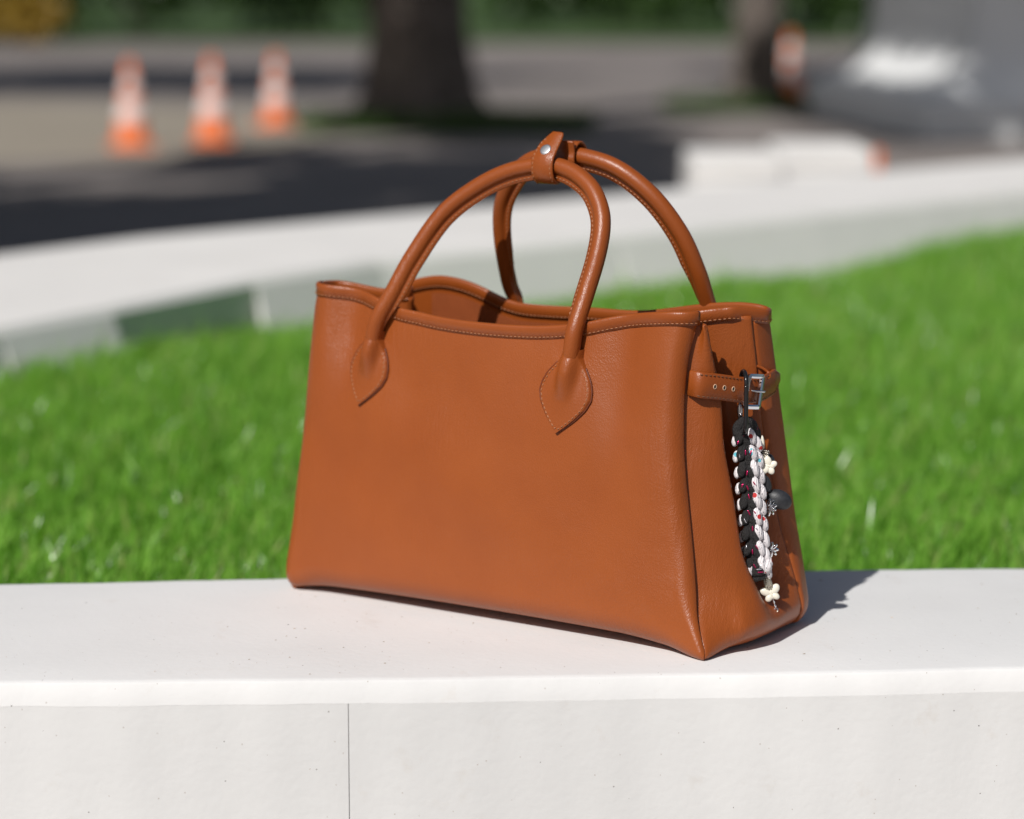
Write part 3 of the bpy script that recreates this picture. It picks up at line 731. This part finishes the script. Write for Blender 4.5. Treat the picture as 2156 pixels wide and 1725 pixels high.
# carabiner
ca, cb_ = np.array([.1815, -.0155, 0]), np.array([.1690, -.0015, 0])
ring = []
for a in np.linspace(0, 180, 13): 
    m_ = (ca + cb_) / 2; h_ = (ca - cb_) / 2; ring.append(m_ + h_ * math.cos(R(a)) + np.array([0, 0, .1925 + .0090 * math.sin(R(a))]))
for z in np.linspace(.189, .166, 6): ring.append(cb_ + np.array([0, 0, z]))
for a in np.linspace(180, 360, 13): 
    m_ = (ca + cb_) / 2; h_ = (ca - cb_) / 2; ring.append(m_ + h_ * math.cos(R(a)) * (1 if a < 270 else 1) + np.array([0, 0, .1640 + .0085 * math.sin(R(a))]))
ring.append(ca + np.array([0, 0, .180])); ring.append(ring[0])
tube_obj('carabiner', spline(np.array(ring), 120), .0017, M_blackmetal, charm, 10, (.5, .8, .1))
box = ellipsoid('carabiner_gate', cb_ + np.array([-.0002, -.0008, .1715]), (.0021, .0021, .0058), M_satin, charm, seg=8, ring=8)
pin = ellipsoid('gate_hinge', cb_ + np.array([.0012, -.0018, .1682]), (.0012, .0012, .0012), M_chrome, charm, seg=8, ring=6)
def rot(ax_, ang):
    return np.array(Matrix.Rotation(ang, 3, Vector(ax_)))
basis = np.stack([wax * .93, dax * .95, -down], 1)
NR = 9
for i in range(NR):
    s = (i + .55) / NR
    for j, (w, dw, tilt, sz) in enumerate(((.0040, .0002, .28, 1), (.0096, .5 / NR, .22, .95))):
        q = cp(s + dw, w + random.uniform(-.0005, .0005), .0040 - .0022 * j + random.uniform(-.0004, .0004))
        M = basis @ rot((0, 1, 0), -tilt + random.uniform(-.12, .12))
        ellipsoid('white_cord_knot', q, (.0037 * sz, .0036, .0068 * sz * random.uniform(.93, 1.08)), M_print, charm, M, 14, 10, .035)
    for j, (w, tilt) in enumerate(((-.0052, .55), (-.0006, -.55))):
        q = cp(s + .02 * j, w + random.uniform(-.0006, .0006), .0030 + random.uniform(-.0006, .0006))
        M = basis @ rot((0, 1, 0), tilt + random.uniform(-.2, .2))
        ellipsoid('black_cord_knot', q, (.0036, .0038, .0064), M_blackyarn, charm, M, 14, 10, .06)
    q = cp(s + .25 / NR, -.0076, -.0012); ellipsoid('white_cord_knot', q, (.0026, .0030, .0046), M_print, charm, basis @ rot((0, 1, 0), .3), 12, 8, .03)
    q = cp(s, .0125, -.0045); ellipsoid('black_cord_knot', q, (.0034, .0038, .0064), M_blackyarn, charm, basis, 10, 8, .06)
    for w, mm in ((-.0030, M_magenta), (.0014, M_magenta if i % 2 else M_silverfoil), (-.0072, M_silverfoil if i % 3 else M_magenta)):
        q = cp(s + random.uniform(-.3, .3) / NR, w + random.uniform(-.001, .001), .0062 if w > -.005 else .0048)
        ellipsoid('foil_thread', q, (.0006, .0009, .0021), mm, charm, basis @ rot((0, 1, 0), random.uniform(-.7, .7)), 8, 6)
# core cords, top loop and tied end
tube_obj('core_cord', spline(np.array([cp(-.02, 0, 0), cp(.3, 0, 0), cp(.7, 0, 0), cp(1.02, 0, 0)]), 20), .0052, M_blackyarn, charm, 10, dax)
lp = [cp(.05, -.0062, .001), cp(-.005, -.0058, .001), cp(-.04, -.001, .001), cp(-.04, .0040, .000), cp(-.005, .0080, -.001), cp(.06, .0090, -.002)]
tube_obj('top_loop', spline(np.array(lp), 40), .0036, M_blackyarn, charm, 10, dax)
ellipsoid('foil_thread', cp(-.015, .0092, .0012), (.0009, .0009, .0045), M_magenta, charm, basis @ rot((0, 1, 0), -.35), 8, 6)
ellipsoid('white_cord_knot', cp(.985, -.0062, .003), (.0034, .0036, .0075), M_print, charm, basis @ rot((0, 1, 0), .12), 12, 9, .05)
ellipsoid('black_cord_knot', cp(1.0, .0000, .0042), (.0065, .0042, .0040), M_blackyarn, charm, basis, 14, 9, .08)
ellipsoid('black_cord_knot', cp(1.045, .0010, .002), (.0085, .0046, .0028), M_blackyarn, charm, basis @ rot((0, 1, 0), -.1), 14, 9, .06)
ellipsoid('white_cord_knot', cp(.975, .0082, .0040), (.0044, .0040, .0052), M_print, charm, basis @ rot((0, 1, 0), .7), 14, 10, .05)
ellipsoid('white_cord_knot', cp(.935, .0112, .0020), (.0032, .0034, .0050), M_print, charm, basis @ rot((0, 1, 0), -.4), 12, 9, .05)
ellipsoid('foil_thread', cp(1.0, .001, .0082), (.0030, .0008, .0006), M_magenta, charm, basis, 8, 6)
ellipsoid('foil_thread', cp(.98, .000, .0080), (.0028, .0008, .0005), M_silverfoil, charm, basis, 8, 6)
# beads
def seed_barrel(c, axis, r, h, rows_, parent):
    V = []; Fc = []; a1 = unit(np.cross(axis, [.3, .9, .1])); a2 = np.cross(axis, a1)
    for i in range(rows_):
        for j in range(10):
            an = 2 * math.pi * (j + .5 * (i % 2)) / 10; cc = c + axis * h * ((i + .5) / rows_ - .5) + (a1 * math.cos(an) + a2 * math.sin(an)) * r
            b0 = len(V); q = .00095
            for d in ((1, 0, 0), (0, 1, 0), (-1, 0, 0), (0, -1, 0), (0, 0, 1), (0, 0, -1)): V.append(cc + np.array(d) * q)
            for k in range(4): Fc += [(b0 + k, b0 + (k + 1) % 4, b0 + 4), (b0 + (k + 1) % 4, b0 + k, b0 + 5)]
    o = mesh_obj('seed_bead_barrel', V, Fc, M_silverbead, parent); return o
def butterfly(c, sc, e1, e2, nn, parent, tilt=0):
    e1 = np.asarray(e1); e2 = np.asarray(e2); M = np.stack([e1, nn, e2], 1)
    root = ellipsoid('butterfly_bead', c, (.0012 * sc, .0020 * sc, .0044 * sc), M_cream, parent, M, 12, 8)
    for sx in (-1, 1):
        for (dx, dz, rx, rz, tl) in ((.0036, .0024, .0044, .0031, .70), (.0025, -.0026, .0033, .0025, -.75)):
            cc = c + (e1 * sx * dx + e2 * dz) * sc
            ellipsoid('wing', cc, (rx * sc, .0019 * sc, rz * sc), M_cream, root, M @ rot((0, 1, 0), -sx * tl), 14, 9)
    return root
tailx = unit(np.array([.20, .28, -1.]))
c0 = cp(1.04, .0085, .0010); seed_barrel(c0 + tailx * .0055, tailx, .0026, .0085, 6, charm)
nview = unit(np.array([.55, -.83, .15]))
e1 = unit(np.cross([0, 0, 1.], nview)); e1 = e1 if e1[0] > 0 else -e1; e2 = np.cross(nview, e1); e2 = e2 if e2[2] > 0 else -e2
def roll(a): return e1 * math.cos(a) + e2 * math.sin(a), -e1 * math.sin(a) + e2 * math.cos(a)
f1, f2 = roll(.30)
bf = c0 + tailx * .0145 + nview * .001
butterfly(bf, 1.0, f1, f2, nview, charm)
tube_obj('wire', spline(np.array([c0 - tailx * .004, c0 + tailx * .01, bf, bf + tailx * .0125]), 20), .0004, M_chrome, charm, 6, (1, .2, .1))
ellipsoid('metal_bead', bf + tailx * .0070, (.0010, .0010, .0013), M_chrome, charm, seg=10, ring=7)
ellipsoid('metal_bead', bf + tailx * .0102, (.0011, .0011, .0013), M_chrome, charm, seg=10, ring=7)
a = np.linspace(0, 2 * np.pi, 16); tube_obj('wire_ring', np.array([bf + tailx * (.0133) + (f1 * math.cos(t) + f2 * math.sin(t)) * .0013 for t in a]), .0003, M_chrome, charm, 5, nview)
# side beads on the right of the braid
g1, g2 = roll(1.25)
butterfly(cp(.28, .0175, .0015), .95, g1, g2, unit(nview + e1 * .5), charm)
seed_barrel(cp(.195, .0165, -.001), unit(-down + e1 * .3), .0022, .006, 4, charm)
ellipsoid('white_chip_bead', cp(.115, .0155, -.002), (.0016, .0016, .0052), M_cream, charm, basis, 10, 8)
ellipsoid('black_pebble_bead', cp(.265, .0215, -.0045), (.0046, .0040, .0070), M_blackbead, charm, basis, 16, 10)
ellipsoid('black_pebble_bead', cp(.40, .0160, -.0020), (.0038, .0040, .0075), M_blackbead, charm, basis @ rot((0, 1, 0), -.35), 16, 10)
ellipsoid('black_pebble_bead', cp(.52, .0255, -.0015), (.0100, .0056, .0072), M_blackbead, charm, np.stack([e1, nview, e2], 1) @ rot((0, 1, 0), .42), 22, 14)
for (s, w, n_, L_) in ((.565, .0150, 6, .0036), (.86, .0145, 5, .0032)):
    for k in range(n_):
        an = -1.4 + 2.9 * k / (n_ - 1); dd = unit(e1 * math.cos(an) - e2 * math.sin(an) * 1.0 + nview * random.uniform(-.4, .5))
        cc = cp(s, w, .0005) + dd * L_
        t1 = unit(np.cross(dd, nview + .01)); ellipsoid('clear_petal_bead', cc, (.0016, .0016, .0033), M_clear, charm, np.stack([t1, np.cross(dd, t1), dd], 1), 10, 7)

# ------------------------------------------------------------------ street things beyond the wall
def traffic_cone(x, y, h, label, rz=.3, group='traffic cones on the pavement'):
    t = empty('traffic_cone', (x, y, STREET + .004), rz); k = h / .52
    box_obj('base', (-.125 * k, -.125 * k, 0), (.125 * k, .125 * k, .028 * k), M_orange, t, .008 * k)
    r = lambda z: (.105 - .085 * (z / .52)) * k
    def seg(name, z0, z1, mat, e=0):
        return lathe_obj(name, [(r(z0) + e, z0 * k), (r(z0) + e + .0005, z0 * k + .002), (r(z1) + e, z1 * k)], mat, t)
    lathe_obj('cone_body', [(r(.028) + .012 * k, .028 * k), (r(.04), .045 * k), (r(.50), .50 * k), (r(.515) - .004 * k, .518 * k), (.006, .52 * k)], M_orange, t)
    seg('reflective_collar', .165, .275, M_white, .003); seg('reflective_collar', .335, .42, M_white, .003)
    return tag(t, label, 'traffic cone', group)
traffic_cone(-2.14, 14.75, .49, 'orange and white traffic cone, leftmost of the three by the shadow')
traffic_cone(-1.74, 15.25, .50, 'orange and white traffic cone, middle one of the three on the path', .1)
traffic_cone(-1.52, 16.95, .47, 'orange and white traffic cone nearest the thick tree trunk', .6)
traffic_cone(2.24, 21.2, .52, 'dim reddish traffic cone in shade right of the slim tree trunk', .2)
# short orange marker post behind the wall
mp_ = empty('marker_post', (1.14, 8.15, STREET)); 
lathe_obj('post', [(.013, .0), (.013, .39), (.010, .41), (.003, .415)], M_orange, mp_, 16); lathe_obj('foot', [(.07, 0.002), (.07, .015), (.03, .03)], M_blackrub, mp_, 16); lathe_obj('reflective_band', [(.0138, .30), (.0138, .35)], M_white, mp_, 16)
tag(mp_, 'short orange marker post just behind the curved wall', 'post')
# pale concrete blocks behind the wall
for (x0, x1, y0, y1, zt, lab) in ((.52, .785, 7.55, 8.0, -.022, 'pale concrete block behind the wall, left of its pair'), (.80, 1.07, 7.75, 8.25, -.012, 'pale concrete block behind the wall, beside the orange post')):
    t = empty('concrete_block', ((x0 + x1) / 2, (y0 + y1) / 2, STREET)); w, d = (x1 - x0) / 2, (y1 - y0) / 2
    box_obj('body', (-w, -d, 0), (w, d, zt - STREET - .06), M_conc_far, t, .012); box_obj('cap', (-w + .001, -d + .001, zt - STREET - .0585), (w - .001, d - .001, zt - STREET), M_conc_far, t, .012)
    tag(t, lab, 'concrete block', 'concrete blocks behind the wall')
# white flared monument base at the right
mo = empty('monument_base', (3.98, 17.4, STREET), R(6))
def sq_loft(name, prof, parent, mat, n=8):
    rows = []
    for hw_, z in prof:
        ring = []
        for q in range(4):
            a0 = R(45 + 90 * q)
            for s in np.linspace(0, 1, n, endpoint=False):
                c0 = np.array([math.cos(a0), math.sin(a0)]) * math.sqrt(2); a1 = a0 + R(90); c1 = np.array([math.cos(a1), math.sin(a1)]) * math.sqrt(2)
                p_ = (c0 + (c1 - c0) * s) * hw_; ring.append((p_[0], p_[1], z))
        rows.append(ring)
    o = grid_obj(name, np.array(rows), mat, parent, close_m=True, caps=True); o.data.polygons.foreach_set('use_smooth', [False] * len(o.data.polygons)); return o
sq_loft('plinth', [(1.72, 0), (1.72, .20), (1.70, .22)], mo, M_monu)
sq_loft('flare', [(1.68, .222), (1.62, .26), (1.48, .35), (1.40, .43), (1.36, .50), (1.345, .60)], mo, M_monu)
sq_loft('shaft', [(1.325, .60), (1.28, 3.2)], mo, M_monu)
sq_loft('top_slab', [(1.42, 3.2), (1.46, 3.25), (1.46, 3.45), (1.4, 3.5)], mo, M_monu)
tag(mo, 'big white flared monument base in dappled shade at upper right', 'monument')

# ------------------------------------------------------------------ trees, shrubs
def leaf_cloud(name, clumps, per, size, mat, parent, seed, asp=.6):
    g = np.random.default_rng(seed); V = []
    for c, r in clumps:
        d = g.normal(size=(per, 3)); d = d / np.linalg.norm(d, axis=1, keepdims=True) * r * g.random((per, 1)) ** .45
        p = np.array(c) + d * np.array([1, 1, .75])
        a = g.normal(size=(per, 3)); a /= np.linalg.norm(a, axis=1, keepdims=True); b = np.cross(a, g.normal(size=(per, 3))); b /= np.linalg.norm(b, axis=1, keepdims=True)
        s = size * (.6 + .8 * g.random((per, 1)))
        V.append(np.stack([p - a * s, p + b * s * asp, p + a * s, p - b * s * asp], 1))
    V = np.concatenate(V).reshape(-1, 3); n = len(V) // 4
    me = bpy.data.meshes.new(name); me.vertices.add(n * 4); me.vertices.foreach_set('co', V.astype(np.float32).ravel())
    me.loops.add(n * 4); me.loops.foreach_set('vertex_index', np.arange(n * 4, dtype=np.int32)); me.polygons.add(n)
    me.polygons.foreach_set('loop_start', np.arange(0, n * 4, 4, dtype=np.int32)); me.update(calc_edges=True); me.materials.append(mat)
    return link(bpy.data.objects.new(name, me), parent)
def tree(x, y, rt, h0, cr, cz, label, seed, nclump=34, per=260, lsz=.13, flat=.6, holes=(), off=(0, 0), given=None):
    g = random.Random(seed); t = empty('tree', (x, y, STREET)); lean = g.uniform(-.04, .04)
    tr = []
    zs_ = [0, .08, .25, .6, 1.2, 2.2, h0, cz]
    rs = [1.75, 1.4, 1.16, 1.04, .98, .92, .8, .45]
    rows = []
    for z, k in zip(zs_, rs):
        rows.append([(lean * z + rt * k * math.cos(2 * math.pi * j / 20) * (1 + .10 * math.sin(5 * 2 * math.pi * j / 20 + seed) * (1.4 if z < .3 else .5)), rt * k * math.sin(2 * math.pi * j / 20) * (1 + .08 * math.sin(3 * 2 * math.pi * j / 20)), z) for j in range(20)])
    tk = grid_obj('trunk', np.array(rows), M_bark, t, close_m=True, caps=True)
    clumps = []
    while len(clumps) < nclump:
        a = g.uniform(0, 2 * math.pi); rr = cr * math.sqrt(g.random()); zz = cz + flat * cr * g.uniform(-.7, .9) * math.sqrt(max(0.05, 1 - (rr / cr) ** 2))
        c = (off[0] + rr * math.cos(a), off[1] + rr * math.sin(a), zz)
        if any((c[0] - hx) ** 2 + (c[1] - hy) ** 2 < hr ** 2 for hx, hy, hr in holes): continue
        clumps.append((c, cr * g.uniform(.20, .32)))
    if given: clumps = given
    for k in range(6):
        c = clumps[k][0]; b = np.array([lean * h0, 0, h0 * g.uniform(.75, 1.05)])
        pl = spline(np.array([b, b + (np.array(c) - b) * .5 + np.array([0, 0, .25]), np.array(c)]), 10)
        tube_obj('limb', pl, rt * .34, M_bark, tk, 8, (.4, .5, .3), np.linspace(1, .25, 10))
    leaf_cloud('crown', clumps, per, lsz, M_leaf, t, seed)
    return tag(t, label, 'tree')
tree(-.58, 16.9, .30, 4.2, 3.2, 11.0, 'thick dark tree trunk rising behind the handbag handles', 3)
tree(1.80, 19.2, .165, 4.0, 2.4, 9.5, 'slim tree trunk with a sunlit side left of the white monument', 5)
# trees left of the picture and behind the photographer; their shade falls over the pavement
tree(-5.0, 4.5, .28, 3.0, 2.5, 6.0, 'shade tree left of the picture whose shadow covers the left pavement', 11, 46, 230, flat=.35)
tree(-6.6, 19.6, .28, 3.0, 3.3, 6.2, 'shade tree beyond the left edge shading the pavement behind the cones', 12, 46, 260, flat=.4)
tree(-3.15, 10.8, .20, 3.0, 1.3, 6.2, 'small shade tree beyond the left edge shading the thick trunk', 13, 26, 260, flat=.35)
tree(-3.3, 8.0, .20, 3.0, 1.6, 6.0, 'small shade tree on the pavement left of the cones', 14, 24, 260, flat=.4)
tree(-2.3, 6.0, .18, 3.0, 1.4, 6.0, 'small shade tree nearest the curved wall, left of the picture', 16, 20, 260, flat=.4)
def shade_clumps(targets, base, h=6.0):
    # leaf clumps shaped to shade the monument, set back along the sun's way
    out = []
    for X, Y, z, r in targets:
        d = (h - z) * 1.081; out.append(((X - .498 * d - base[0], Y - .867 * d - base[1], h), r))
    return out
lf = lambda Y, dx=0: 2.45 - .106 * (Y - 15.5) + dx
tg_ = [(lf(Y), Y, .05, .26) for Y in np.arange(15.4, 19.2, .42)] + [(lf(Y, .36), Y, 1.05, .34) for Y in np.arange(15.8, 19.0, .55)] + \
    [(2.5 + .45 * k, 15.5 - .05 * k, .1 + .5 * (k % 2), .34) for k in range(7)] + [(2.9, 15.9, .8, .3), (lf(18.5, .1), 18.5, .45, .3)]
tree(3.1, 10.0, .22, 3.0, 2.2, 6.0, 'shade tree right of the picture, crown shaped to dapple the white monument', 15, 17, 260, given=shade_clumps(tg_, (3.1, 10.0)))
# green tussock of grass round the foot of the thick trunk
def tussock(x, y, r, n, hgt, label, seed, mat=None):
    g = np.random.default_rng(seed); V = []
    a = g.random(n) * 2 * np.pi; rr = r * np.sqrt(g.random(n)); b = np.stack([rr * np.cos(a) * 1.5, rr * np.sin(a), 0 * a], 1)
    d = g.normal(size=(n, 3)) * .35; d[:, 2] = 1; hh = hgt * (.5 + .7 * g.random((n, 1))); s = g.normal(size=(n, 3)); s[:, 2] = 0; s = s / np.linalg.norm(s, axis=1, keepdims=True) * .012
    V = np.stack([b - s, b + s, b + d * hh], 1).reshape(-1, 3)
    o = mesh_obj('ground_grass', V, np.arange(n * 3).reshape(-1, 3), M_leaf); o.location = (x, y, STREET + .004)
    return tag(o, label, 'grass', kind='stuff')
tussock(-.42, 16.6, .62, 5000, .13, 'grass growing round the foot of the thick tree trunk', 1)
tussock(1.72, 19.0, .42, 2500, .12, 'grass growing round the foot of the slim tree trunk', 2)
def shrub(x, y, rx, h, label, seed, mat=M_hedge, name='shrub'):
    g = random.Random(seed); t = empty(name, (x, y, STREET + .05))
    for k in range(5):
        a = g.uniform(0, 6.28); tube_obj('stem', spline(np.array([(0, 0, -.1), (.3 * rx * math.cos(a), .3 * rx * math.sin(a), h * .4), (.6 * rx * math.cos(a), .6 * rx * math.sin(a), h * .8)]), 6), .03, M_bark, t, 6, (.5, .4, .1))
    cl = [((g.uniform(-1, 1) * rx, g.uniform(-.6, .6) * rx * .6, h * g.uniform(.2, .85)), g.uniform(.25, .42) * h) for _ in range(22)]
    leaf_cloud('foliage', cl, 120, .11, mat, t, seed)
    return tag(t, label, 'shrub', 'shrubs along the far verge')
sh = [(-9.2, 41.5, 2.2, 1.9, 'dark shrub on the verge at the upper left corner'), (-6.0, 43, 1.9, 2.2, 'dark green shrub on the verge above the leftmost cone'), (-3.4, 44.5, 1.7, 2.0, 'green shrub on the verge between cones and thick trunk'),
      (1.6, 45, 1.9, 2.0, 'green shrub on the verge just right of the thick trunk'), (4.2, 44, 1.7, 2.2, 'dark shrub on the verge left of the slim trunk'), (7.4, 43, 1.9, 2.3, 'green shrub on the verge between slim trunk and monument')]
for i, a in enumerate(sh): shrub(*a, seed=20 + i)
shrub(-7.35, 38.5, .75, .75, 'low yellow flowering shrub at the far upper left', 40, M_yellow, 'flowering_shrub')
